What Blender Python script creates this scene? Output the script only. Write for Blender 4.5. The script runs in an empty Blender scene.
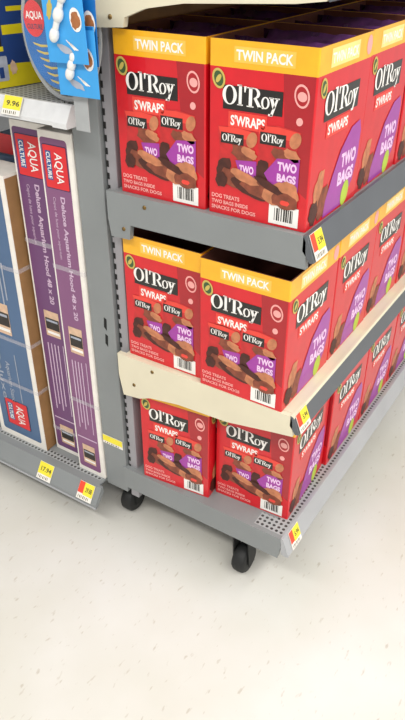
import bpy, bmesh, math, random
from mathutils import Vector, Matrix
random.seed(7)
SC = bpy.context.scene
COL = SC.collection
PI = math.pi

# ---------------------------------------------------------------- materials
MATS = {}
def hexc(h):
    h = h.lstrip('#')
    f = lambda c: c / 12.92 if c <= .04045 else ((c + .055) / 1.055) ** 2.4
    return tuple(f(int(h[i:i + 2], 16) / 255) for i in (0, 2, 4)) + (1,)
def mat(name, col, rough=.5, metal=0, var=.06, scale=30, alpha=1, coat=0, bump=0):
    m = bpy.data.materials.new(name); m.use_nodes = True
    nt = m.node_tree; b = nt.nodes['Principled BSDF']
    c = hexc(col)
    b.inputs['Roughness'].default_value = rough
    b.inputs['Metallic'].default_value = metal
    b.inputs['Alpha'].default_value = alpha
    b.inputs['Coat Weight'].default_value = coat
    tc = nt.nodes.new('ShaderNodeTexCoord'); n = nt.nodes.new('ShaderNodeTexNoise')
    n.inputs['Scale'].default_value = scale; n.inputs['Detail'].default_value = 3
    r = nt.nodes.new('ShaderNodeValToRGB')
    r.color_ramp.elements[0].position = .3; r.color_ramp.elements[1].position = .7
    r.color_ramp.elements[0].color = tuple(x * (1 - var) for x in c[:3]) + (1,)
    r.color_ramp.elements[1].color = tuple(min(1, x * (1 + var)) for x in c[:3]) + (1,)
    nt.links.new(tc.outputs['Object'], n.inputs['Vector'])
    nt.links.new(n.outputs['Fac'], r.inputs['Fac'])
    nt.links.new(r.outputs['Color'], b.inputs['Base Color'])
    if bump:
        bp = nt.nodes.new('ShaderNodeBump'); bp.inputs['Strength'].default_value = bump
        bp.inputs['Distance'].default_value = .004
        nt.links.new(n.outputs['Fac'], bp.inputs['Height']); nt.links.new(bp.outputs['Normal'], b.inputs['Normal'])
    MATS[name] = m
    return m
mat('red_card', '#d3101f', .38, coat=.4)
mat('dark_red_print', '#a80f1c', .38, coat=.4)
mat('yellow_card', '#f6b41c', .4, coat=.4)
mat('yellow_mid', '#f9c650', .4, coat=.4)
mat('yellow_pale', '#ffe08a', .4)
mat('inner_card', '#6d3a2c', .8)
mat('black_print', '#17130f', .4, coat=.4)
mat('white_print', '#f4f1ec', .45)
mat('pink_print', '#f0a9a4', .45)
mat('orange_print', '#e8463a', .4)
mat('badge_gold', '#c9b45c', .4)
mat('badge_green', '#3f5a33', .4)
mat('treat_brown', '#83432f', .5, var=.35, scale=60)
mat('treat_dark', '#4a2118', .5, var=.3, scale=60)
mat('treat_tan', '#c07a55', .5, var=.25, scale=60)
mat('bag_red', '#c22a2c', .4, var=.2, scale=40)
mat('lilac_pale', '#ecc8ea', .45)
mat('purple_print', '#a0349e', .4, coat=.4)
mat('green_print', '#b2c83c', .4)
mat('foil_purple', '#5a3066', .22, var=.4, scale=25, bump=.6)
mat('foil_brown', '#54302a', .3, var=.4, scale=25, bump=.6)
mat('grey_metal', '#868a8b', .42, var=.04, scale=8)
mat('column_metal', '#9a989c', .4, var=.05, scale=10)
mat('grey_light_metal', '#a9abae', .4, var=.05, scale=8)
mat('channel_grey', '#5b5f64', .35, var=.05, scale=10)
mat('cream_metal', '#dfd7be', .42, var=.04, scale=9)
mat('slot_black', '#121212', .8)
mat('pegboard_tan', '#b4895c', .7, var=.12, scale=20)
mat('rivet_bronze', '#7d6336', .35, metal=.6)
mat('rubber_black', '#191a1a', .6)
mat('fork_steel', '#55585a', .35, metal=.7)
mat('rail_white', '#d8d9da', .25, coat=.3)
mat('plastic_white', '#e9e9e6', .25, coat=.3)
mat('plastic_clear', '#dfe4e6', .1, alpha=.07)
mat('strap_clear', '#e8e4ea', .2, alpha=.3)
mat('tag_yellow', '#f2e23c', .5)
mat('tag_red', '#ee4a30', .5)
mat('tag_ink', '#5a5535', .6)
mat('purple_card', '#85557d', .4, var=.05, scale=6)
mat('purple_deep', '#6f4573', .4, var=.05, scale=6)
mat('lilac_print', '#d3b8d0', .45)
mat('white_card', '#efeae2', .5)
mat('blue_card', '#4f6b8f', .4, var=.06, scale=6)
mat('navy_card', '#22407c', .4, var=.12, scale=12)
mat('navy_dark', '#1c2c50', .45, var=.12, scale=12)
mat('acid_yellow', '#dccb1e', .4)
mat('logo_red', '#dc2a30', .4)
mat('logo_blue', '#31558f', .4)
mat('kraft', '#9b744a', .75, var=.1, scale=25)
mat('photo_dark', '#2b2420', .4, var=.3, scale=50)
mat('photo_tan', '#d9b79a', .45, var=.15, scale=50)
mat('photo_grey', '#a7adbb', .45, var=.15, scale=50)
mat('sky_card', '#3fa2e6', .35, var=.06, scale=20)
mat('lake_card', '#1269b4', .35, var=.12, scale=20)
mat('coin_brown', '#a8693c', .4, var=.25, scale=60)
mat('clip_grey', '#b9bcbd', .25, alpha=.75)
mat('gravel_contents', '#4a4440', .7, var=.4, scale=70)

def perforated(name, col, pitch=.0127, rad=.3):
    m = mat(name, col, .42, var=.03, scale=8); nt = m.node_tree
    b = nt.nodes['Principled BSDF']; src = b.inputs['Base Color'].links[0].from_socket
    tc = nt.nodes.new('ShaderNodeTexCoord'); mp = nt.nodes.new('ShaderNodeVectorMath'); mp.operation = 'SCALE'
    mp.inputs['Scale'].default_value = 1 / pitch
    fr = nt.nodes.new('ShaderNodeVectorMath'); fr.operation = 'FRACTION'
    sb = nt.nodes.new('ShaderNodeVectorMath'); sb.operation = 'SUBTRACT'; sb.inputs[1].default_value = (.5, .5, .5)
    ml = nt.nodes.new('ShaderNodeVectorMath'); ml.operation = 'MULTIPLY'; ml.inputs[1].default_value = (1, 1, 0)
    ln = nt.nodes.new('ShaderNodeVectorMath'); ln.operation = 'LENGTH'
    lt = nt.nodes.new('ShaderNodeMath'); lt.operation = 'LESS_THAN'; lt.inputs[1].default_value = rad
    mx = nt.nodes.new('ShaderNodeMix'); mx.data_type = 'RGBA'; mx.inputs[7].default_value = hexc('#3a3a3a')
    L = nt.links.new
    L(tc.outputs['Object'], mp.inputs[0]); L(mp.outputs[0], fr.inputs[0]); L(fr.outputs[0], sb.inputs[0])
    L(sb.outputs[0], ml.inputs[0]); L(ml.outputs[0], ln.inputs[0]); L(ln.outputs['Value'], lt.inputs[0])
    L(lt.outputs[0], mx.inputs[0]); L(src, mx.inputs[6]); L(mx.outputs[2], b.inputs['Base Color'])
perforated('deck_perforated', '#a3a6a7')

def floor_material():
    m = bpy.data.materials.new('vinyl_floor'); m.use_nodes = True; MATS['vinyl_floor'] = m
    nt = m.node_tree; b = nt.nodes['Principled BSDF']; L = nt.links.new; N = nt.nodes.new
    b.inputs['Roughness'].default_value = .32
    tc = N('ShaderNodeTexCoord')
    mp = N('ShaderNodeMapping'); mp.inputs['Rotation'].default_value = (0, 0, .6); mp.inputs['Scale'].default_value = (1, .35, 1)
    L(tc.outputs['Object'], mp.inputs['Vector'])
    n1 = N('ShaderNodeTexNoise'); n1.inputs['Scale'].default_value = 85; n1.inputs['Detail'].default_value = 2
    L(mp.outputs[0], n1.inputs['Vector'])
    r1 = N('ShaderNodeValToRGB'); e = r1.color_ramp.elements
    e[0].position = .26; e[0].color = hexc('#c9c3ba'); e[1].position = .35; e[1].color = hexc('#dedcd8')
    L(n1.outputs['Fac'], r1.inputs['Fac'])
    n2 = N('ShaderNodeTexNoise'); n2.inputs['Scale'].default_value = 2.3; n2.inputs['Detail'].default_value = 4
    L(tc.outputs['Object'], n2.inputs['Vector'])
    r2 = N('ShaderNodeValToRGB'); e = r2.color_ramp.elements
    e[0].position = .3; e[0].color = hexc('#efeee6'); e[1].position = .7; e[1].color = (1, 1, 1, 1)
    L(n2.outputs['Fac'], r2.inputs['Fac'])
    mx = N('ShaderNodeMix'); mx.data_type = 'RGBA'; mx.blend_type = 'MULTIPLY'; mx.inputs[0].default_value = 1
    L(r1.outputs['Color'], mx.inputs[6]); L(r2.outputs['Color'], mx.inputs[7])
    L(mx.outputs[2], b.inputs['Base Color'])
floor_material()

# ---------------------------------------------------------------- mesh builder
_tc = {}
def text_geo(s, bold=0.0):
    k = (s, bold)
    if k not in _tc:
        cu = bpy.data.curves.new('t', 'FONT'); cu.body = s; cu.size = 1; cu.offset = bold
        cu.resolution_u = 3; cu.fill_mode = 'FRONT'
        o = bpy.data.objects.new('t', cu); COL.objects.link(o)
        bpy.context.view_layer.update()
        me = bpy.data.meshes.new_from_object(o.evaluated_get(bpy.context.evaluated_depsgraph_get()))
        vs = [(v.co.x, v.co.y) for v in me.vertices]; fs = [tuple(p.vertices) for p in me.polygons]
        bpy.data.objects.remove(o); bpy.data.meshes.remove(me); bpy.data.curves.remove(cu)
        x0 = min(v[0] for v in vs); x1 = max(v[0] for v in vs); y0 = min(v[1] for v in vs); y1 = max(v[1] for v in vs)
        _tc[k] = ([((x - x0) / (x1 - x0), (y - y0) / (y1 - y0)) for x, y in vs], fs)
    return _tc[k]

class MB:
    def __init__(s):
        s.v = []; s.f = []; s.m = []; s.mats = []; s.sm = []
    def mi(s, name):
        if name not in s.mats: s.mats.append(name)
        return s.mats.index(name)
    def add(s, vs, fs, m, smooth=False):
        n = len(s.v); s.v += [tuple(v) for v in vs]; i = s.mi(m)
        for f in fs:
            s.f.append(tuple(n + k for k in f)); s.m.append(i); s.sm.append(smooth)
    def box(s, a, b, m, bev=0.0):
        bm = bmesh.new(); bmesh.ops.create_cube(bm, size=1)
        for v in bm.verts:
            v.co = Vector([(a[i] + b[i]) / 2 + v.co[i] * (b[i] - a[i]) for i in range(3)])
        if bev: bmesh.ops.bevel(bm, geom=bm.edges[:], offset=bev, segments=2, affect='EDGES', profile=.5)
        s.bm(bm, m)
    def bm(s, bm, m, smooth=False):
        bm.verts.index_update()
        s.add([v.co for v in bm.verts], [[v.index for v in f.verts] for f in bm.faces], m, smooth); bm.free()
    def prism(s, pts, axis, a, b, m):
        """2-D outline extruded along an axis from a to b"""
        def P(p, t):
            return {'x': (t, p[0], p[1]), 'y': (p[0], t, p[1]), 'z': (p[0], p[1], t)}[axis]
        n = len(pts); bm = bmesh.new()
        A = [bm.verts.new(P(p, a)) for p in pts]; B = [bm.verts.new(P(p, b)) for p in pts]
        bm.faces.new(A); bm.faces.new(B[::-1])
        for i in range(n): bm.faces.new((A[i], B[i], B[(i + 1) % n], A[(i + 1) % n]))
        bmesh.ops.recalc_face_normals(bm, faces=bm.faces[:]); s.bm(bm, m)
    def lathe(s, prof, mtx, m, seg=24):
        """profile (r, h) about local z, placed by mtx"""
        vs = []; fs = []
        for r, h in prof:
            for k in range(seg):
                t = 2 * PI * k / seg; vs.append(mtx @ Vector((r * math.cos(t), r * math.sin(t), h)))
        for j in range(len(prof) - 1):
            for k in range(seg):
                fs.append((j * seg + k, j * seg + (k + 1) % seg, (j + 1) * seg + (k + 1) % seg, (j + 1) * seg + k))
        s.add(vs, fs, m, True)
    def build(s, name, parent=None):
        me = bpy.data.meshes.new(name); me.from_pydata(s.v, [], s.f)
        for n in s.mats: me.materials.append(MATS[n])
        for p, i, q in zip(me.polygons, s.m, s.sm): p.material_index = i; p.use_smooth = q
        me.update()
        o = bpy.data.objects.new(name, me); COL.objects.link(o)
        if parent: o.parent = parent
        return o

class Face:
    """a flat printed face: o = top-left corner, u across, v down, n outward"""
    def __init__(s, mb, o, u, n, W, H, base=.0004):
        s.mb = mb; s.o = Vector(o); s.u = Vector(u); s.n = Vector(n); s.W = W; s.H = H; s.base = base
    def P(s, x, y, l): return s.o + s.u * (x * s.W) + Vector((0, 0, -1)) * (y * s.H) + s.n * (s.base + l * .00025)
    def poly(s, pts, m, l=0): s.mb.add([s.P(x, y, l) for x, y in pts], [tuple(range(len(pts)))[::-1]], m)
    def rect(s, x0, y0, x1, y1, m, l=0, skew=0): s.poly([(x0, y0), (x1, y0 + skew), (x1, y1 + skew), (x0, y1)], m, l)
    def rrect(s, x0, y0, x1, y1, r, m, l=0):
        rx = r / s.W; ry = r / s.H; p = []
        for cx, cy, a in ((x1 - rx, y0 + ry, -90), (x1 - rx, y1 - ry, 0), (x0 + rx, y1 - ry, 90), (x0 + rx, y0 + ry, 180)):
            for k in range(5):
                t = math.radians(a + k * 22.5); p.append((cx + rx * math.cos(t), cy + ry * math.sin(t)))
        s.poly(p, m, l)
    def ell(s, cx, cy, rx, ry, m, l=0, rot=0, n=24):
        """radii in metres"""
        p = []
        for k in range(n):
            t = 2 * PI * k / n; a = rx * math.cos(t); b = ry * math.sin(t)
            p.append((cx + (a * math.cos(rot) - b * math.sin(rot)) / s.W, cy + (a * math.sin(rot) + b * math.cos(rot)) / s.H))
        s.poly(p, m, l)
    def blob(s, cx, cy, rx, ry, m, l=0, rot=0, n=18, rough=.18, seed=1):
        rd = random.Random(seed); p = []
        for k in range(n):
            t = 2 * PI * k / n; q = 1 + rd.uniform(-rough, rough); a = rx * q * math.cos(t); b = ry * q * math.sin(t)
            p.append((cx + (a * math.cos(rot) - b * math.sin(rot)) / s.W, cy + (a * math.sin(rot) + b * math.cos(rot)) / s.H))
        s.poly(p, m, l)
    def text(s, t, x0, y0, x1, y1, m, l=1, bold=.02, vert=False, slant=0):
        vs, fs = text_geo(t, bold); out = []
        for a, b in vs:
            if vert: out.append(s.P(x0 + b * (x1 - x0), y0 + a * (y1 - y0), l))       # reads downwards
            else: out.append(s.P(x0 + (a + slant * (b - .5)) * (x1 - x0), y1 - b * (y1 - y0), l))
        s.mb.add(out, fs, m)
    def serif(s, x0, y0, x1, y1, m, l=2):
        """hand drawn thick-and-thin serif lettering: O l ' R o y"""
        X = lambda a: x0 + a * (x1 - x0); Y = lambda b: y1 - b * (y1 - y0)
        def ring(cx, cy, rx, ry, wx, wy, a0=0, a1=2 * PI, n=24):
            for k in range(n):
                t0 = a0 + (a1 - a0) * k / n; t1 = a0 + (a1 - a0) * (k + 1) / n
                q = [(cx + r * math.cos(t), cy + h * math.sin(t)) for t, r, h in ((t0, rx, ry), (t1, rx, ry), (t1, rx - wx, ry - wy), (t0, rx - wx, ry - wy))]
                s.poly([(X(a), Y(b)) for a, b in q][::-1], m, l)
        def pg(*q): s.poly([(X(a), Y(b)) for a, b in q][::-1], m, l)
        ring(.135, .52, .135, .46, .062, .05)                                     # O
        pg((.305, .1), (.36, .1), (.36, 1.02), (.305, 1.02)); pg((.28, .08), (.385, .08), (.385, .13), (.28, .13)); pg((.275, .98), (.36, .98), (.36, 1.04), (.275, 1.04))   # l
        pg((.405, .72), (.425, .72), (.445, 1.0), (.4, 1.0))                      # '
        pg((.49, .1), (.55, .1), (.55, .97), (.49, .97)); pg((.455, .07), (.58, .07), (.58, .12), (.455, .12)); pg((.455, .93), (.6, .93), (.6, .98), (.455, .98))   # R stem
        ring(.585, .73, .105, .25, .055, .055, -PI / 2, PI / 2, 14)
        pg((.575, .5), (.635, .5), (.735, .07), (.665, .07)); pg((.655, .07), (.765, .07), (.755, .13), (.66, .13))
        ring(.79, .36, .075, .28, .036, .05)                                      # o
        pg((.865, .62), (.925, .62), (.965, .2), (.925, .1)); pg((.985, .62), (1.02, .62), (.925, -.2), (.875, -.2)); pg((.85, .59), (.945, .59), (.945, .64), (.85, .64)); pg((.96, .59), (1.04, .59), (1.04, .64), (.96, .64)); pg((.85, -.22), (.92, -.22), (.92, -.12), (.85, -.12))

# ---------------------------------------------------------------- things
def props(o, label, cat, group=None):
    o['label'] = label; o['category'] = cat
    if group: o['group'] = group
    return o
def thing(name, label, cat, loc=(0, 0, 0), rz=0, group=None):
    o = bpy.data.objects.new(name, None); COL.objects.link(o); o.empty_display_size = .05
    o.location = loc; o.rotation_euler = (0, 0, rz)
    return props(o, label, cat, group)
def copy_thing(src, loc, rz, label):
    r = src.copy(); COL.objects.link(r); r.location = loc; r.rotation_euler = (0, 0, rz); r['label'] = label
    for ch in list(src.children):
        c = ch.copy(); COL.objects.link(c); c.parent = r
        for g in list(ch.children):
            d = g.copy(); COL.objects.link(d); d.parent = c
    return r

# ---------------------------------------------------------------- setting
m = MB(); m.box((-3, -4, -.05), (5, 5, 0), 'vinyl_floor'); fl = m.build('floor'); fl['kind'] = 'structure'

m = MB(); m.box((-3, -4, 3.9), (5, 5, 3.95), 'plastic_white'); ce = m.build('ceiling'); ce['kind'] = 'structure'

# heights (ground = 0)
S1, S2, S3 = .974, .581, .207
LEN = 1.19

# ---------------------------------------------------------------- end-cap frame
fr = thing('display_stand', 'grey slotted end display stand on black casters carrying the red cartons', 'shelving', (0, 0, 0))
m = MB()
m.box((-.052, .014, .10), (-.026, .05, 1.95), 'column_metal', .002)
for k in range(70):
    z = .2 + k * .0254
    m.box((-.0515, .0134, z), (-.0455, .0145, z + .013), 'slot_black')
m.build('upright', fr)
m = MB()
m.box((-.05, LEN - .04, .10), (-.024, LEN, 1.95), 'grey_light_metal', .002); m.build('upright', fr)
m = MB(); m.box((-.042, .051, .19), (-.0285, LEN - .041, 1.9), 'pegboard_tan'); m.build('back_panel', fr)
# base deck: end skirt, perforated tray and front lip
m = MB()
m.box((-.06, .012, S3 - .006), (.372, LEN, S3), 'grey_metal')
m.box((.372, .012, S3 - .006), (.408, LEN, S3), 'deck_perforated'); m.box((.33, .0125, S3 - .0059), (.3719, .055, S3 + .0003), 'deck_perforated')
m.prism([(-.062, S3), (.408, S3), (.411, S3 - .02), (.403, S3 - .068), (-.062, S3 - .068)], 'y', .0, .012, 'grey_metal')
m.box((-.05, LEN - .012, S3 - .07), (.405, LEN, S3 - .006), 'grey_metal')
m.box((-.05, .012, S3 - .07), (.39, LEN - .012, S3 - .058), 'channel_grey')
m.build('base_deck', fr)
m = MB(); m.prism([(.4085, S3 + .002), (.414, S3 + .002), (.432, S3 - .048), (.426, S3 - .052), (.4115, S3 - .048)], 'y', .0, LEN, 'grey_light_metal'); m.build('tag_channel', fr)
def caster(x, y):
    c = MB()
    c.box((x - .032, y - .024, .128), (x + .032, y + .024, .136), 'fork_steel', .002)
    for sx in (-1, 1): c.prism([(y - .022, .13), (y + .022, .13), (y + .014, .03), (y - .014, .03)], 'x', x + sx * .022 - .002, x + sx * .022 + .002, 'rubber_black')
    c.box((x - .006, y - .006, .13), (x + .006, y + .006, .137), 'fork_steel')
    co = c.build('caster', fr)
    w = MB(); M = Matrix.Translation((x, y, .0402)) @ Matrix.Rotation(PI / 2, 4, 'Y')
    w.lathe([(.0, -.018), (.034, -.018), (.039, -.012), (.040, 0), (.039, .012), (.034, .018), (.0, .018)], M, 'rubber_black', 28)
    w.lathe([(.0, -.0215), (.012, -.0215), (.012, .0215), (.0, .0215)], M, 'fork_steel', 12)
    w.build('wheel', co)
for x, y in ((.294, .037), (-.084, .058), (.295, LEN - .08), (0.0, LEN - .08)): caster(x, y)

# ---------------------------------------------------------------- end-cap shelves
def shelf(label, top, body, chan, bracket, lip_top, ex=0.0, drop=.046, rivets=True):
    t = thing('metal_shelf', label, 'shelf', (0, 0, top), 0, 'shelves of the end display')
    m = MB(); m.box((-.022, .001, -.005), (.4045 + ex, LEN - .01, 0), body)
    m.box((-.022, .001, -.018), (-.01, LEN - .01, -.005), body); m.box((.39, .001, -.03), (.40, LEN - .01, -.005), body); m.build('deck', t)
    m = MB(); m.prism(bracket, 'y', -.012, .0, body); a = m.build('end_bracket', t)
    if rivets:
        for rx, rz in ((.004, -.075), (.06, -.018)):
            r = MB(); M = Matrix.Translation((rx, -.012, rz)) @ Matrix.Rotation(PI / 2, 4, 'X')
            r.lathe([(.0045, 0), (.004, .0015), (0, .002)], M, 'rivet_bronze', 12); r.build('rivet', a)
    m = MB(); m.prism([(p[0], p[1]) for p in bracket], 'y', LEN - .01, LEN, body); m.build('end_bracket', t)
    m = MB()
    X0 = .405 + ex
    m.prism([(X0, .002), (X0 + .006, .002), (X0 + .006 + .4 * drop, -drop), (X0 + .4 * drop - .002, -drop - .003), (X0, -drop * .6)], 'y', -.012, LEN, chan)
    if lip_top != chan: m.prism([(X0 - .0004, .0025), (X0 + .0062, .0025), (X0 + .0085, -.004), (X0 + .0066, -.0005), (X0 - .0004, .0021)], 'y', -.0122, LEN, lip_top)
    m.build('tag_channel', t)
    return t
B1 = [(-.036, .0), (.405, .0), (.410, -.01), (.414, -.062), (.022, -.064), (.018, -.096), (-.03, -.098), (-.036, -.06)]
B2 = [(-.04, .0), (.411, .0), (.415, -.01), (.419, -.050), (.37, -.058), (.26, -.078), (.13, -.083), (.05, -.096), (.018, -.110), (-.03, -.116), (-.04, -.06)]
B0 = [(-.036, .0), (.405, .0), (.41, -.03), (.36, -.036), (.16, -.046), (.08, -.058), (.036, -.074), (.032, -.09), (-.03, -.094), (-.036, -.06)]
shelf('grey metal shelf holding the upper row of red cartons', S1, 'grey_metal', 'channel_grey', B1, 'channel_grey')
shelf('cream metal shelf with grey tag channel, under the middle row of red cartons', S2, 'cream_metal', 'channel_grey', B2, 'cream_metal', .006, .04)
shelf('cream metal shelf at the top edge, above all the red cartons', S1 + .394, 'cream_metal', 'channel_grey', B0, 'channel_grey', 0, .028)

# ---------------------------------------------------------------- treat cartons
CW, CD, CH = .1995, .2285, .299
def rrloop(x0, y0, x1, y1, r, n=3):
    p = []
    for cx, cy, a in ((x1 - r, y0 + r, -90), (x1 - r, y1 - r, 0), (x0 + r, y1 - r, 90), (x0 + r, y0 + r, 180)):
        for k in range(n + 1):
            t = math.radians(a + k * 90 / n); p.append((cx + r * math.cos(t), cy + r * math.sin(t)))
    return p
BAND = .142
def make_carton():
    t = thing('treat_carton', '', 'carton', (0, 0, 0), 0, 'red twin pack dog treat cartons')
    # body: origin at front right bottom corner (x from -CW to 0, y from 0 to CD)
    m = MB(); out = rrloop(-CW, 0, 0, CD, .003); inn = rrloop(-CW + .003, .003, -.003, CD - .003, .001)
    n = len(out)
    def band(l0, z0, l1, z1, mm, flip=False):
        vs = [(x, y, z0) for x, y in l0] + [(x, y, z1) for x, y in l1]
        fs = [(k, (k + 1) % n, n + (k + 1) % n, n + k) for k in range(n)]
        m.add(vs, [f[::-1] for f in fs] if flip else fs, mm)
    zb = CH * (1 - BAND)
    band(out, 0, out, zb, 'red_card'); band(out, zb, out, CH, 'yellow_card'); band(out, CH, inn, CH, 'inner_card')
    band(inn, .004, inn, CH, 'inner_card', True)
    m.add([(x, y, 0) for x, y in out], [tuple(range(n))[::-1]], 'red_card'); m.add([(x, y, .004) for x, y in inn], [tuple(range(n))], 'inner_card')
    F = Face(m, (-CW, 0, CH), (1, 0, 0), (0, -1, 0), CW, CH, .0002)
    G = Face(m, (0, 0, CH), (0, 1, 0), (1, 0, 0), CD, CH, .0002)
    F.poly([(.70, BAND), (.985, BAND), (.985, .80), (.80, .72), (.74, .45)], 'dark_red_print')
    m.build('box', t)
    def new(o, u, nn, W): 
        mb = MB(); return mb, Face(mb, o, u, nn, W, CH)
    front = ((-CW, 0, CH), (1, 0, 0), (0, -1, 0), CW); side = ((0, 0, CH), (0, 1, 0), (1, 0, 0), CD)
    # yellow band lettering
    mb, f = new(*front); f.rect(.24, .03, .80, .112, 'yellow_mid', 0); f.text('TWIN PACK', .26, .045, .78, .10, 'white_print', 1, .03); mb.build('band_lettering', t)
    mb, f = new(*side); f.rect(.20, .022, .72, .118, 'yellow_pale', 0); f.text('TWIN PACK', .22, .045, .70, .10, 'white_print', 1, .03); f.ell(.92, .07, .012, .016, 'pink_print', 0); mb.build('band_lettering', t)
    # brand logo on both faces
    for fc, x0, x1, y0, y1 in ((front, .14, .71, .235, .365), (side, .16, .80, .24, .395)):
        mb, f = new(*fc)
        f.rect(x0, y0, x1, y1, 'black_print', 1)
        f.ell(x0 - .045, y0 - .03, .0125, .0165, 'badge_gold', 2, -.3); f.ell(x0 - .045, y0 - .03, .0088, .0125, 'badge_green', 3, -.3)
        f.ell(x0 - .045, y0 - .03, .004, .008, 'badge_gold', 4, .6)
        f.serif(x0 - .005, y0 - .005, x1 - .05, y1 - .02, 'white_print', 3)
        mb.build('brand_logo', t)
        mb, f = new(*fc)
        q = (x1 - x0)
        f.rect(x0 + .10 * q, y1 + .010, x0 + .76 * q, y1 + .100, 'orange_print', 1)
        f.text("S'WRAPS", x0 + .14 * q, y1 + .026, x0 + .73 * q, y1 + .086, 'white_print', 2, .03)
        mb.build('flavour_banner', t)
    # pictures of the two bags and of the treats
    for x0, y0, x1, y1, sd in ((.075, .455, .50, .80, 3), (.46, .415, .915, .79, 5)):
        mb, f = new(*front); w = x1 - x0; h = y1 - y0; X = lambda a: x0 + a * w; Y = lambda b: y0 + b * h
        f.poly([(X(.04), Y(.03)), (X(.5), Y(.0)), (X(.96), Y(.05)), (X(.9), Y(.3)), (X(.97), Y(.96)), (X(.5), Y(1)), (X(.03), Y(.95)), (X(.1), Y(.4))], 'bag_red', 1)
        f.poly([(X(.06), Y(.04)), (X(.5), Y(.02)), (X(.94), Y(.06)), (X(.9), Y(.2)), (X(.1), Y(.16))], 'orange_print', 2)
        f.rect(X(.12), Y(.12), X(.66), Y(.30), 'black_print', 3); f.serif(X(.15), Y(.14), X(.60), Y(.27), 'white_print', 4)
        f.ell(X(.85), Y(.18), .010, .014, 'treat_tan', 3, .4)
        f.blob(X(.62), Y(.46), .022, .013, 'treat_brown', 3, .5, seed=sd); f.blob(X(.8), Y(.4), .016, .009, 'treat_tan', 4, .4, seed=sd + 9)
        f.blob(X(.2), Y(.72), .014, .02, 'treat_dark', 3, .2, seed=sd + 1)
        if sd == 3:
            f.poly([(X(.48), Y(.56)), (X(.98), Y(.52)), (X(.98), Y(.80)), (X(.6), Y(.82))], 'purple_print', 4); f.text('TWO', X(.58), Y(.62), X(.92), Y(.76), 'lilac_pale', 5, .04)
        else:
            f.poly([(X(.24), Y(.74)), (X(.5), Y(.48)), (X(.97), Y(.44)), (X(.97), Y(.95)), (X(.4), Y(.92))], 'purple_print', 4)
            f.text('TWO', X(.52), Y(.52), X(.92), Y(.66), 'lilac_pale', 5, .05); f.text('BAGS', X(.52), Y(.70), X(.92), Y(.83), 'lilac_pale', 5, .05)
        mb.build('treat_bag_picture', t)
    mb, f = new(*front)
    for i, (cx, cy, rx, ry, mm, rot) in enumerate(((.30, .765, .036, .016, 'treat_brown', .25), (.42, .80, .04, .013, 'treat_dark', .35), (.56, .795, .045, .017, 'treat_brown', .2), (.72, .80, .034, .02, 'treat_tan', -.3), (.82, .78, .02, .017, 'treat_tan', .7), (.78, .835, .026, .014, 'treat_brown', .1), (.38, .74, .03, .009, 'treat_tan', .3), (.14, .78, .012, .014, 'treat_dark', .3), (.62, .76, .03, .008, 'treat_dark', .4))):
        f.blob(cx, cy, rx, ry, mm, 6 + i * .4, rot, seed=i + 20, rough=.12)
    f.ell(.79, .845, .018, .011, 'treat_brown', 10, .2); f.blob(.79, .845, .009, .005, 'orange_print', 11, .2, seed=4)
    mb.build('treat_picture', t)
    mb, f = new(*front)
    f.ell(.875, .245, .0135, .0185, 'pink_print', 1, -.2); f.ell(.875, .245, .0105, .0150, 'dark_red_print', 2, -.2); f.ell(.88, .247, .0085, .0075, 'pink_print', 3, .3)
    f.ell(.87, .378, .006, .0065, 'pink_print', 1, .2); mb.build('round_seal', t)
    mb, f = new(*front)
    f.text('DOG TREATS', .035, .872, .33, .898, 'pink_print', 1, .03); f.text('TWO BAGS INSIDE', .035, .910, .42, .934, 'pink_print', 1, .03); f.text('SNACKS FOR DOGS', .035, .946, .50, .970, 'pink_print', 1, .03)
    mb.build('small_lettering', t)
    mb, f = new(*front)
    f.rect(.635, .868, .925, .985, 'white_print', 1)
    rd = random.Random(3); x = .69
    while x < .87:
        w = rd.choice((.006, .010, .016)); f.rect(x, .885, x + w, .962, 'black_print', 2); x += w + rd.choice((.006, .009, .014))
    mb.build('barcode_label', t)
    # side picture: treats and purple burst
    mb, f = new(*side)
    f.blob(.18, .80, .020, .040, 'treat_tan', 1, .2, seed=31); f.blob(.12, .91, .018, .022, 'treat_dark', 2, .3, seed=32); f.blob(.28, .88, .02, .03, 'treat_brown', 2, .4, seed=33)
    mb.build('treat_picture', t)
    mb, f = new(*side)
    f.poly([(.90, .49), (.94, .56), (.93, .72), (.86, .86), (.70, .98), (.30, .985), (.33, .88), (.42, .76), (.55, .62), (.74, .51)], 'purple_print', 3)
    f.text('TWO', .58, .645, .88, .735, 'lilac_pale', 4, .05); f.text('BAGS', .54, .755, .86, .84, 'lilac_pale', 4, .05)
    f.ell(.72, .915, .017, .024, 'green_print', 5, .3); mb.build('purple_burst', t)
    return t
proto = make_carton()
ROWN = {1: 'top', 2: 'middle', 3: 'bottom'}
ORD = ['', 'second', 'third', 'fourth', 'fifth']
first = True

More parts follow.
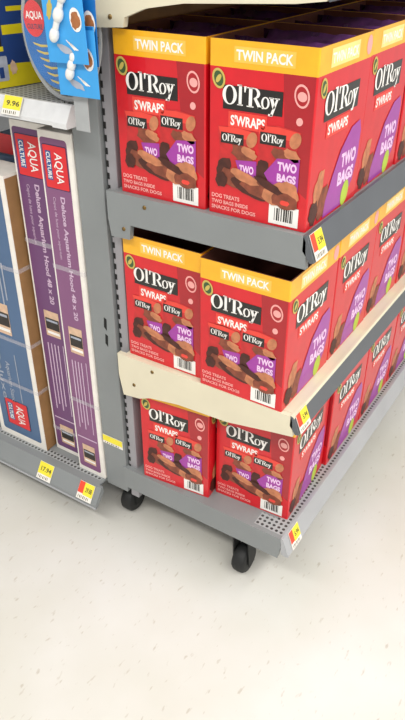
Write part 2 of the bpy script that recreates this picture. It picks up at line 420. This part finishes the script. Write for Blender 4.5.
def put(x, y, z, rz, label):
    global first
    if first:
        first = False; proto.location = (x, y, z); proto.rotation_euler = (0, 0, rz); proto['label'] = label; return proto
    return copy_thing(proto, (x, y, z), rz, label)
XR = {1: .401, 2: .3885, 3: .3935}
Y0 = {1: .002, 2: -.010, 3: .064}
XL = {1: .1935, 2: .1835, 3: .192}
YL = {1: .002, 2: .004, 3: .024}
for tier, z in ((1, S1), (2, S2), (3, S3)):
    nm = ROWN[tier]
    rd = random.Random(tier)
    for k in range(5 if tier < 3 else 4):
        y = Y0[tier] + k * .2325
        if y + CD > LEN - .002: break
        lab = ('red twin pack treat carton at the near corner of the %s row' % nm if k == 0 else
               '%s red treat carton back from the near corner along the aisle side, %s row' % (ORD[k], nm))
        put(XR[tier] + (rd.uniform(-.003, 0) if k else 0), y, z + .0004, math.radians(rd.uniform(-.3, .3)) if k else math.radians(3) if tier == 3 else 0, lab)
    for k in range(5 if tier == 1 else 2):
        y = YL[tier] + k * .2325
        if y + CD > LEN - .002: break
        lab = ('red twin pack treat carton in the %s row, left beside the grey upright' % nm if k == 0 else
               '%s red treat carton back from the one beside the upright, %s row' % (ORD[k], nm))
        put(XL[tier] - (.015 if tier == 3 and k else 0), y + (.022 if tier == 3 and k else 0), z + .0004, math.radians(5.5) if tier == 3 and k == 0 else 0, lab).scale.x = .95 if tier == 3 and k == 0 else 1

# foil bags standing in the open cartons of the top row
def make_bag():
    m = MB(); W, T, H = .176, .094, .291
    bm = bmesh.new(); NX, NZ = 14, 16; rd = random.Random(5)
    grid = {}
    for sgn in (-1, 1):
        for i in range(NX + 1):
            for j in range(NZ + 1):
                a = i / NX * 2 - 1; b = j / NZ
                th = T / 2 * max(0, (1 - abs(a) ** 4)) ** .5 * (min(1, (1.0 - b) / .22) ** .7 if b > .78 else 1) * (.55 + .45 * min(1, b / .12))
                w = 1 - .03 * math.sin(b * PI)
                y = sgn * th + (rd.uniform(-.003, .003) if 0 < i < NX and 0 < j < NZ else 0)
                if (i in (0, NX) or j == NZ):
                    if sgn == 1: grid[(1, i, j)] = grid[(-1, i, j)]; continue
                    y = .002 * math.sin(a * 9)
                grid[(sgn, i, j)] = bm.verts.new((a * W / 2 * w, y, b * H + (rd.uniform(-.002, .002) if j else 0)))
    for sgn in (-1, 1):
        for i in range(NX):
            for j in range(NZ):
                q = [grid[(sgn, i, j)], grid[(sgn, i + 1, j)], grid[(sgn, i + 1, j + 1)], grid[(sgn, i, j + 1)]]
                q = q if sgn < 0 else q[::-1]
                f = bm.faces.new(q); f.smooth = True
    bmesh.ops.holes_fill(bm, edges=[e for e in bm.edges if e.is_boundary])
    m.bm(bm, 'foil_purple', True)
    return m.build('treat_bag')
bag0 = None
for side, X, lo in (('aisle', XR[1], Y0[1]), ('upright', XL[1], YL[1])):
    for k in range(5):
        y = lo + k * .2325
        where = 'top row carton at the near corner' if side == 'aisle' and k == 0 else \
            'top row carton beside the upright' if k == 0 else \
            ('%s top row carton back along the aisle' if side == 'aisle' else '%s top row carton back beside the upright') % ORD[k]
        for q in (0, 1):
            lab = 'purple foil %s bag in %s' % ('front' if q == 0 else 'rear', where)
            if bag0 is None: b = bag0 = make_bag()
            else: b = bag0.copy(); COL.objects.link(b)
            b.location = (X - CW / 2, y + .062 + q * .105, S1 + .0055); b.rotation_euler = (0, 0, 0 if (k + q) % 2 else PI)
            props(b, lab, 'treat bag', 'foil treat bags inside the top row cartons')

# ---------------------------------------------------------------- price tags
def tag(label, o, u, n, down, W, H, kind, price=None):
    """thin card: o = top-left, u across, down = unit vector along its height"""
    m = MB(); o = Vector(o); u = Vector(u).normalized(); d = Vector(down).normalized(); n = u.cross(-d).normalized()
    P = lambda x, y, l: o + u * (x * W) + d * (y * H) + n * l
    q = [P(0, 0, 0), P(1, 0, 0), P(1, 1, 0), P(0, 1, 0), P(0, 0, .0012), P(1, 0, .0012), P(1, 1, .0012), P(0, 1, .0012)]
    m.add(q, [(0, 1, 2, 3), (7, 6, 5, 4), (0, 4, 5, 1), (1, 5, 6, 2), (2, 6, 7, 3), (3, 7, 4, 0)], 'white_card')
    R = lambda x0, y0, x1, y1, mm, l: m.add([P(x0, y0, l), P(x0, y1, l), P(x1, y1, l), P(x1, y0, l)], [(0, 1, 2, 3)], mm)
    if kind == 'yellow': R(0.01, 0.01, .99, .70, 'tag_yellow', .0016)
    else: R(.01, .01, .36, .66, 'tag_red', .0016); R(.36, .01, .99, .72, 'tag_yellow', .0016)
    if price:
        vs, fs = text_geo(price, .02); x0 = .12 if kind == 'yellow' else .42
        m.add([P(x0 + .06 + a * (.84 - x0), .52 - b * .27, .002) for a, b in vs], fs, 'tag_ink')
    for k in range(7): R(.1 + k * .11, .78, .13 + k * .11 + .02 * (k % 2), .94, 'tag_ink', .0016)
    return props(m.build('price_tag'), label, 'price tag', 'shelf price tags')
sd = Vector((.4, 0, -1))
for lab, z in (('red and yellow price tag at the near corner of the upper grey shelf', S1), ('red and yellow price tag at the near corner of the cream shelf', S2), ('red and yellow price tag at the near corner of the low base deck', S3)):
    lo = S3 == z
    dd = Vector((.018, 0, -.050)) if lo else sd
    tag(lab, ({S1: .4125, S2: .4185, S3: .4155}[z], .024 if lo else -.006, z + .001), (0, 1, 0), None, dd, .048, {S1: .049, S2: .044, S3: .05}[z], 'redyellow', '5.94')

# ---------------------------------------------------------------- left gondola
g = thing('shelving_gondola', 'grey wall of shelving on the left with a broad grey end post', 'shelving', (0, 0, 0))
m = MB(); m.box((-.128, .004, .115), (-.0555, .05, 1.95), 'grey_metal', .002)
for z, dx in ((.655, .022), (.610, .022)):
    m.prism([(-.128 + .042, z), (-.128 + .049, z - .004), (-.128 + .047, z - .034), (-.128 + .040, z - .026)], 'y', .0032, .0045, 'slot_black')
m.build('end_post', g)
m = MB(); m.box((-1.3, .47, .09), (-.128, .48, 1.95), 'grey_light_metal'); m.build('back_panel', g)
ZB = .128
m = MB(); m.box((-1.3, -.028, ZB - .006), (-.13, .47, ZB), 'grey_metal'); m.box((-1.3, -.012, ZB - .005), (-.14, .01, ZB + .0003), 'deck_perforated'); m.box((-1.3, .16, .0), (-.14, .175, ZB - .006), 'channel_grey'); m.box((-1.3, .44, 0), (-.13, .46, ZB - .006), 'channel_grey')
m.box((-.152, .175, .0), (-.14, .44, ZB - .006), 'channel_grey')
m.build('base_shelf', g)
m = MB(); m.prism([(-.028, ZB + .002), (-.036, ZB + .002), (-.064, ZB - .040), (-.066, ZB - .052), (-.058, ZB - .052), (-.028, ZB - .02)], 'x', -1.3, -.115, 'grey_metal')
m.box((-1.3, -.068, ZB - .054), (-.115, -.058, ZB - .049), 'grey_light_metal', .001); m.build('tag_channel', g)
ZU = 1.135
def lshelf(label, z, left, rail):
    t = thing('metal_shelf', label, 'shelf', (0, 0, z), 0, 'shelves of the left gondola')
    m = MB(); m.box((-1.3, -.024, -.006), (-.13, .465, 0), 'deck_perforated'); m.box((-1.3, -.022, -.03), (-.13, -.016, -.006), 'grey_metal'); m.build('deck', t)
    m = MB(); m.prism([(-.0245, .0005), (-.032, .0005), (-.05, -.03), (-.05, -.038), (-.042, -.038), (-.024, -.02)], 'x', -1.3, -.125, 'rail_white'); m.build('tag_channel', t)
    m = MB(); m.prism([(-.0245, .001), (-.033, .001), (-.0525, -.030), (-.0525, -.040), (-.0245, -.04)], 'x', -.125, -.088, 'rail_white'); m.build('end_cap', t)
    m = MB(); m.prism([(-.016, -.006), (.46, -.006), (.46, -.05), (.40, -.05), (-.016, -.03)], 'x', -.136, -.1305, 'grey_metal'); m.build('end_bracket', t)
    return t
lshelf('grey perforated shelf with white tag rail above the tall purple boxes', ZU, None, None)
lshelf('grey shelf above the picture on the left gondola', 1.56, None, None)
tag('yellow price tag on the white rail of the left upper shelf', (-.262, -.0355, ZU + .002), (1, 0, 0), None, (0, -.018, -.033), .050, .038, 'yellow', '9.96')
dn = (0, -.028, -.042)
tag('yellow price tag on the lower left shelf edge, below the blue box', (-.335, -.0385, ZB + .001), (1, 0, 0), None, dn, .052, .050, 'yellow', '17.94')
tag('red and yellow price tag on the lower left shelf edge, below the purple boxes', (-.185, -.0385, ZB + .001), (1, 0, 0), None, dn, .052, .050, 'redyellow', '29.88')
tag('narrow yellow tag stuck low on the grey end post', (-.1255, .0026, .292), (1, 0, 0), None, (0, 0, -1), .066, .028, 'yellow', None)

# tall aquarium boxes
def aqua_logo(f, x0, y0, x1, y1):
    f.rrect(x0, y0, x1, y1, .004, 'navy_dark', 1); f.rrect(x0 + .02, y0 + .002, x1 - .02, y1 - .002, .003, 'logo_red', 2)
    w = x1 - x0; h = y1 - y0
    f.text('AQUA', x0 + .44 * w, y0 + .16 * h, x0 + .80 * w, y0 + .86 * h, 'white_print', 4, .01, vert=True)
    f.rect(x0 + .12 * w, y0 + .14 * h, x0 + .34 * w, y0 + .80 * h, 'logo_blue', 3)
    f.text('CULTURE', x0 + .15 * w, y0 + .17 * h, x0 + .31 * w, y0 + .77 * h, 'white_print', 4, .02, vert=True)
def hood_photo(f, x0, y0, x1, y1):
    f.rect(x0, y0, x1, y1, 'photo_tan', 2); h = y1 - y0; w = x1 - x0
    f.rect(x0 + .05 * w, y0 + .28 * h, x1 - .02 * w, y0 + .72 * h, 'photo_dark', 3); f.rect(x0 + .12 * w, y0 + .34 * h, x1 - .1 * w, y0 + .42 * h, 'photo_grey', 4)
    f.rect(x0 + .1 * w, y0 + .8 * h, x1 - .05 * w, y0 + .9 * h, 'white_print', 3)
def strap(parent, W, D, z):
    m = MB(); e = .0012
    m.add([(-e, -e - .0005, z), (W + e, -e - .0005, z), (W + e, D + e, z), (-e, D + e, z), (-e, -e - .0005, z + .012), (W + e, -e - .0005, z + .012), (W + e, D + e, z + .012), (-e, D + e, z + .012)],
          [(0, 1, 5, 4), (1, 2, 6, 5), (2, 3, 7, 6), (3, 0, 4, 7)], 'strap_clear'); m.build('plastic_strap', parent)
def tall_box(label, loc, W, D, H, card, straps):
    t = thing('aquarium_box', label, 'box', loc, 0, 'tall aquarium boxes on the lower left shelf')
    m = MB(); m.box((0, .0005, 0), (W, D, H), 'white_card', .002); m.box((0.0005, 0, .001), (W - .0005, .0015, H - .001), 'white_card')
    f = Face(m, (0, 0, H), (1, 0, 0), (0, -1, 0), W, H, .0002)
    f.rrect(.05, .016, .86, .985, .008, card, 0); m.build('box', t)
    mb = MB(); f = Face(mb, (0, 0, H), (1, 0, 0), (0, -1, 0), W, H); aqua_logo(f, .10, .030, .84, .132); mb.build('brand_logo', t)
    mb = MB(); f = Face(mb, (0, 0, H), (1, 0, 0), (0, -1, 0), W, H)
    f.text('Deluxe Aquarium Hood 48 x 20', .46, .148, .64, .475, 'lilac_print', 2, .03, vert=True); f.text('Capot de luxe pour aquarium', .24, .152, .35, .31, 'lilac_print', 2, .0, vert=True)
    mb.build('lettering', t); mb = MB(); f = Face(mb, (0, 0, H), (1, 0, 0), (0, -1, 0), W, H)
    for k in range(4): f.rect(.22 + k * .11, .605, .255 + k * .11, .835 - .02 * (k % 2), 'lilac_print', 2)
    f.rect(.72, .60, .745, .845, 'lilac_print', 2); f.rect(.10, .868, .82, .872, 'lilac_print', 2); mb.build('lettering', t)
    for y0, y1 in ((.50, .58), (.895, .965)):
        mb = MB(); f = Face(mb, (0, 0, H), (1, 0, 0), (0, -1, 0), W, H); hood_photo(f, .24, y0, .70, y1); mb.build('hood_picture', t)
    for z in straps: strap(t, W, D, z * H)
    return t
tall_box('tall purple aquarium box standing against the grey end post', (-.2235, .0, ZB + .0002), .093, .42, .94, 'purple_card', (.66, .255))
tall_box('tall purple aquarium box between its twin and the kraft side of the blue box', (-.337, .030, ZB + .0002), .107, .40, .94, 'purple_deep', (.69, .08))
t = thing('aquarium_box', 'wide blue aquarium box with kraft brown side and white edges', 'box', (-.535, .0, ZB + .0002), 0, 'tall aquarium boxes on the lower left shelf')
W, D, H = .186, .085, .815
m = MB(); m.box((0, .0005, 0), (W, D, H), 'kraft', .002); m.box((.0005, 0, .001), (W - .0005, .0015, H - .001), 'white_card')
m.box((-.0005, -.0005, H - .006), (W + .0005, D, H + .001), 'white_card')
f = Face(m, (0, 0, H), (1, 0, 0), (0, -1, 0), W, H, .0002); f.rrect(.09, .018, .91, .975, .008, 'blue_card', 0); m.build('box', t)
mb = MB(); f = Face(mb, (0, 0, H), (1, 0, 0), (0, -1, 0), W, H); aqua_logo(f, .22, .825, .72, .94); mb.build('brand_logo', t)
mb = MB(); f = Face(mb, (0, 0, H), (1, 0, 0), (0, -1, 0), W, H)
f.text('Aquarium Stand', .38, .66, .49, .83, 'photo_grey', 2, .01, vert=True); f.text('Deluxe', .22, .62, .32, .83, 'photo_grey', 2, .0, vert=True)
f.rect(.62, .62, .635, .82, 'photo_grey', 2)
mb.build('lettering', t); mb = MB(); f = Face(mb, (0, 0, H), (1, 0, 0), (0, -1, 0), W, H)
for k in range(6): f.rect(.3 + k * .075, .28, .325 + k * .075, .43 - .02 * (k % 2), 'photo_grey', 2)
mb.build('lettering', t)
mb = MB(); f = Face(mb, (0, 0, H), (1, 0, 0), (0, -1, 0), W, H); hood_photo(f, .30, .43, .66, .545); mb.build('hood_picture', t)
for z in (.70, .43, .245): strap(t, W, D, z * H)
# second blue box deeper in the shelf
t = thing('aquarium_box', 'dark blue box with a red patch, in shade behind the wide blue box', 'box', (-.66, .13, ZB + .0002), 0, 'tall aquarium boxes on the lower left shelf')
m = MB(); m.box((0, 0, 0), (.25, .2, .81), 'blue_card', .003); m.build('box', t)
mb = MB(); f = Face(mb, (0, 0, .885), (1, 0, 0), (0, -1, 0), .25, .81); f.rrect(.55, .025, .93, .085, .004, 'logo_red', 1); mb.build('brand_logo', t)

# ---------------------------------------------------------------- goods on the left upper shelf
t = thing('aquarium_kit_box', 'blue and yellow printed box on the left upper shelf', 'box', (-.318, -.020, ZU + .0004), math.radians(76), 'goods on the left upper shelf')
W, D, H = .26, .16, .30
m = MB(); m.box((0, 0, 0), (W, D, H), 'navy_card', .002)
f = Face(m, (0, 0, H), (1, 0, 0), (0, -1, 0), W, H, .0002)
f.poly([(.005, .86), (.25, .845), (.995, .87), (.995, .995), (.005, .995)], 'acid_yellow', 0); f.rect(.16, .60, .995, .66, 'acid_yellow', 0); f.rect(.22, .49, .42, .52, 'acid_yellow', 0)
m.build('box', t)
mb = MB(); f = Face(mb, (0, 0, H), (1, 0, 0), (0, -1, 0), W, H); f.rrect(.03, .50, .14, .76, .004, 'photo_dark', 1); f.rect(.05, .52, .12, .60, 'photo_grey', 2); f.rect(.03, .73, .15, .76, 'acid_yellow', 2); mb.build('product_picture', t)
mb = MB(); f = Face(mb, (0, 0, H), (1, 0, 0), (0, -1, 0), W, H); f.rrect(.05, .79, .17, .95, .004, 'photo_grey', 1); f.rect(.09, .86, .13, .93, 'navy_card', 2); f.blob(.22, .87, .008, .014, 'photo_tan', 2, seed=8); mb.build('product_picture', t)

# round clear pack with blue card
R0 = .126
t = thing('round_bowl_pack', 'round clear plastic pack with blue card and red circle, by the end post', 'pack', (-.117, -.010, ZU + .0005), math.radians(4), 'goods on the left upper shelf')
Mx = Matrix.Translation((0, 0, R0)) @ Matrix.Diagonal((.74, 1, 1, 1)) @ Matrix.Rotation(PI / 2, 4, 'X')
m = MB(); m.lathe([(0, .021), (R0 - .022, .020), (R0 - .014, .014), (R0 - .010, 0), (R0 - .010, -.001), (0, -.001)], Mx, 'plastic_clear', 48); m.build('clear_shell', t)
m = MB(); m.lathe([(R0 - .010, .001), (R0 - .002, .002), (R0, .0), (R0 - .002, -.002), (R0 - .010, -.001)], Mx, 'clip_grey', 48); m.build('rim', t)
m = MB(); rr = R0 - .026; pts = []
for k in range(33):
    a = math.radians(164 + k * (212 / 32)); pts.append((.74 * rr * math.cos(a), R0 + rr * math.sin(a)))
m.prism(pts, 'y', -.017, -.013, 'lake_card')
f = Face(m, (-.74 * R0, -.017, 2 * R0), (1, 0, 0), (0, -1, 0), 1.48 * R0, 2 * R0, .0003)
for k in range(6):
    y = .58 + k * .05; f.poly([(.20 + k * .035, y), (.30 + k * .035, y + .012), (.50, y + .008), (.50, y + .02), (.30 + k * .035, y + .03), (.22 + k * .035, y + .014)], 'badge_gold', 1)
f.poly([(.38, .90), (.50, .905), (.56, .9), (.5, .912)], 'acid_yellow', 1)
m.build('printed_card', t)
m = MB(); f = Face(m, (-.74 * R0, -.017, 2 * R0), (1, 0, 0), (0, -1, 0), 1.48 * R0, 2 * R0, .0006)
f.ell(.25, .42, .024, .031, 'logo_red', 1); f.text('AQUA', .15, .37, .36, .43, 'white_print', 2, .02); f.text('CULTURE', .16, .455, .35, .49, 'navy_dark', 2, .02); m.build('red_circle', t)
m = MB(); m.lathe([(0, .012), (R0 - .03, .011), (R0 - .026, .004), (0, .003)], Mx, 'gravel_contents', 40); m.build('contents', t)

# clip strip with hanging cards in front of the end post
t = thing('clip_strip', 'pale plastic clip strip hanging before the grey end post', 'clip strip', (-.036, -.058, 0))
m = MB(); m.box((-.022, 0, 1.10), (.012, .0015, 1.575), 'clip_grey', .0004); m.build('strip', t)
for z in (1.33, 1.26, 1.19):
    c = MB(); c.box((-.012, -.004, z), (.004, 0, z + .008), 'clip_grey', .0008); c.build('clip', t)
m = MB(); m.prism([(0, 1.575), (.0015, 1.575), (.0022, 1.57), (.018, 1.566), (.018, 1.569), (.001, 1.579)], 'x', -.022, .012, 'clip_grey'); m.build('hook', t)
def hang_card(label, x, y, ztop, W, H, tone, tilt, white):
    t = thing('hanging_card', label, 'carded product', (x, y, ztop), 0, 'blue cards on the clip strip')
    t.rotation_euler = (0, tilt, 0)
    m = MB(); m.box((-W / 2, -.0008, -H), (W / 2, .0008, 0), tone, .0004)
    f = Face(m, (-W / 2, -.0008, 0), (1, 0, 0), (0, -1, 0), W, H, .0003)
    f.rect(.02, .005, .98, .05, 'lake_card', 0)
    f.blob(.17, .34, .006, .016, 'badge_gold', 0, .3, seed=3); m.build('card', t)
    m = MB(); f = Face(m, (-W / 2, -.0008, 0), (1, 0, 0), (0, -1, 0), W, H, .0004)
    f.ell(.80, .45, .013, .019, 'white_print', 1, -.15); f.blob(.80, .46, .010, .014, 'coin_brown', 2, seed=6); m.build('oval_picture', t)
    m = MB(); P = white
    for (ax, az, r) in P:
        M = Matrix.Translation((ax, -.007, az)) @ Matrix.Rotation(.35, 4, 'Y')
        m.lathe([(r * math.cos(q) if abs(q) < 1.57 else 0, 1.45 * r * math.sin(q)) for q in [(-PI / 2) + PI * k / 10 for k in range(11)]], M, 'plastic_white', 14)
    for (ax, az, r), (bx, bz, r2) in zip(P, P[1:]):
        d = Vector((bx - ax, 0, bz - az)); M = Matrix.Translation((ax, -.007, az)) @ d.to_track_quat('Z', 'Y').to_matrix().to_4x4()
        m.lathe([(r * .6, 0), (r2 * .6, d.length)], M, 'plastic_white', 12)
    m.build('white_fitting', t)
    m = MB(); f = Face(m, (-W / 2, -.0008, 0), (1, 0, 0), (0, -1, 0), W, H, .0004)
    f.blob(.45, .82, .018, .006, 'photo_grey', 1, .4, seed=2)
    for k in range(3): f.poly([(.50 + k * .05, .70 + k * .02), (.53 + k * .05, .70 + k * .02), (.72 + k * .04, .82), (.70 + k * .04, .83)], 'white_print', 2)
    m.build('line_picture', t)
    return t
wf = [(-.014, -.094, .009), (.001, -.062, .0095), (.014, -.034, .0085)]
hang_card('blue hanging card with white fittings, front one at the top of the clip strip', -.046, -.078, 1.350, .092, .128, 'sky_card', math.radians(-2), [(x - .006, z + .012, r) for x, z, r in wf])
hang_card('blue hanging card low on the clip strip, its top behind another', -.034, -.068, 1.283, .094, .118, 'sky_card', math.radians(-1), [(-.012, -.078, .0085), (-.006, -.064, .008), (0, -.05, .007)])
hang_card('darker blue hanging card peeking out at the right behind two others', -.020, -.0635, 1.345, .074, .125, 'lake_card', math.radians(1), [(-.012, -.075, .008), (-.006, -.05, .008)])

# ---------------------------------------------------------------- light
w = bpy.data.worlds.new('store_air'); SC.world = w; w.use_nodes = True
w.node_tree.nodes['Background'].inputs['Color'].default_value = (1, .985, .96, 1)
w.node_tree.nodes['Background'].inputs['Strength'].default_value = .62
def lamp(name, loc, sx, sy, power, rot=(0, 0, 0), col=(1, .98, .95)):
    l = bpy.data.lights.new(name, 'AREA'); l.shape = 'RECTANGLE'; l.size = sx; l.size_y = sy; l.energy = power; l.color = col
    o = bpy.data.objects.new(name, l); COL.objects.link(o); o.location = loc; o.rotation_euler = rot
lamp('ceiling_lamp', (2.6, -.6, 3.75), .5, 5, 110)
lamp('ceiling_lamp', (.3, -2.4, 3.75), 4.0, .5, 100)
lamp('ceiling_lamp', (4.2, -.9, 3.75), .5, 6, 140)

# ---------------------------------------------------------------- camera
yaw, pit, rol = math.radians(32.569), math.radians(33.026), math.radians(.058)
fw = Vector((-math.sin(yaw) * math.cos(pit), math.cos(yaw) * math.cos(pit), -math.sin(pit)))
rt = Vector((math.cos(yaw), math.sin(yaw), 0)); up = rt.cross(fw)
rt2 = rt * math.cos(rol) + up * math.sin(rol); up2 = -rt * math.sin(rol) + up * math.cos(rol)
cd = bpy.data.cameras.new('camera'); co = bpy.data.objects.new('camera', cd); COL.objects.link(co)
Rm = Matrix((rt2, up2, -fw)).transposed().to_4x4()
co.matrix_world = Matrix.Translation((.859, -1.04856, 1.4438)) @ Rm
cd.sensor_fit = 'VERTICAL'; cd.sensor_height = 36; cd.sensor_width = 36; cd.lens = 685.9 / 720 * 36; cd.clip_start = .02
SC.camera = co
vs = SC.view_settings; vs.view_transform = 'Standard'; vs.look = 'None'; vs.gamma = 1; vs.use_curve_mapping = False; vs.exposure = 0.0
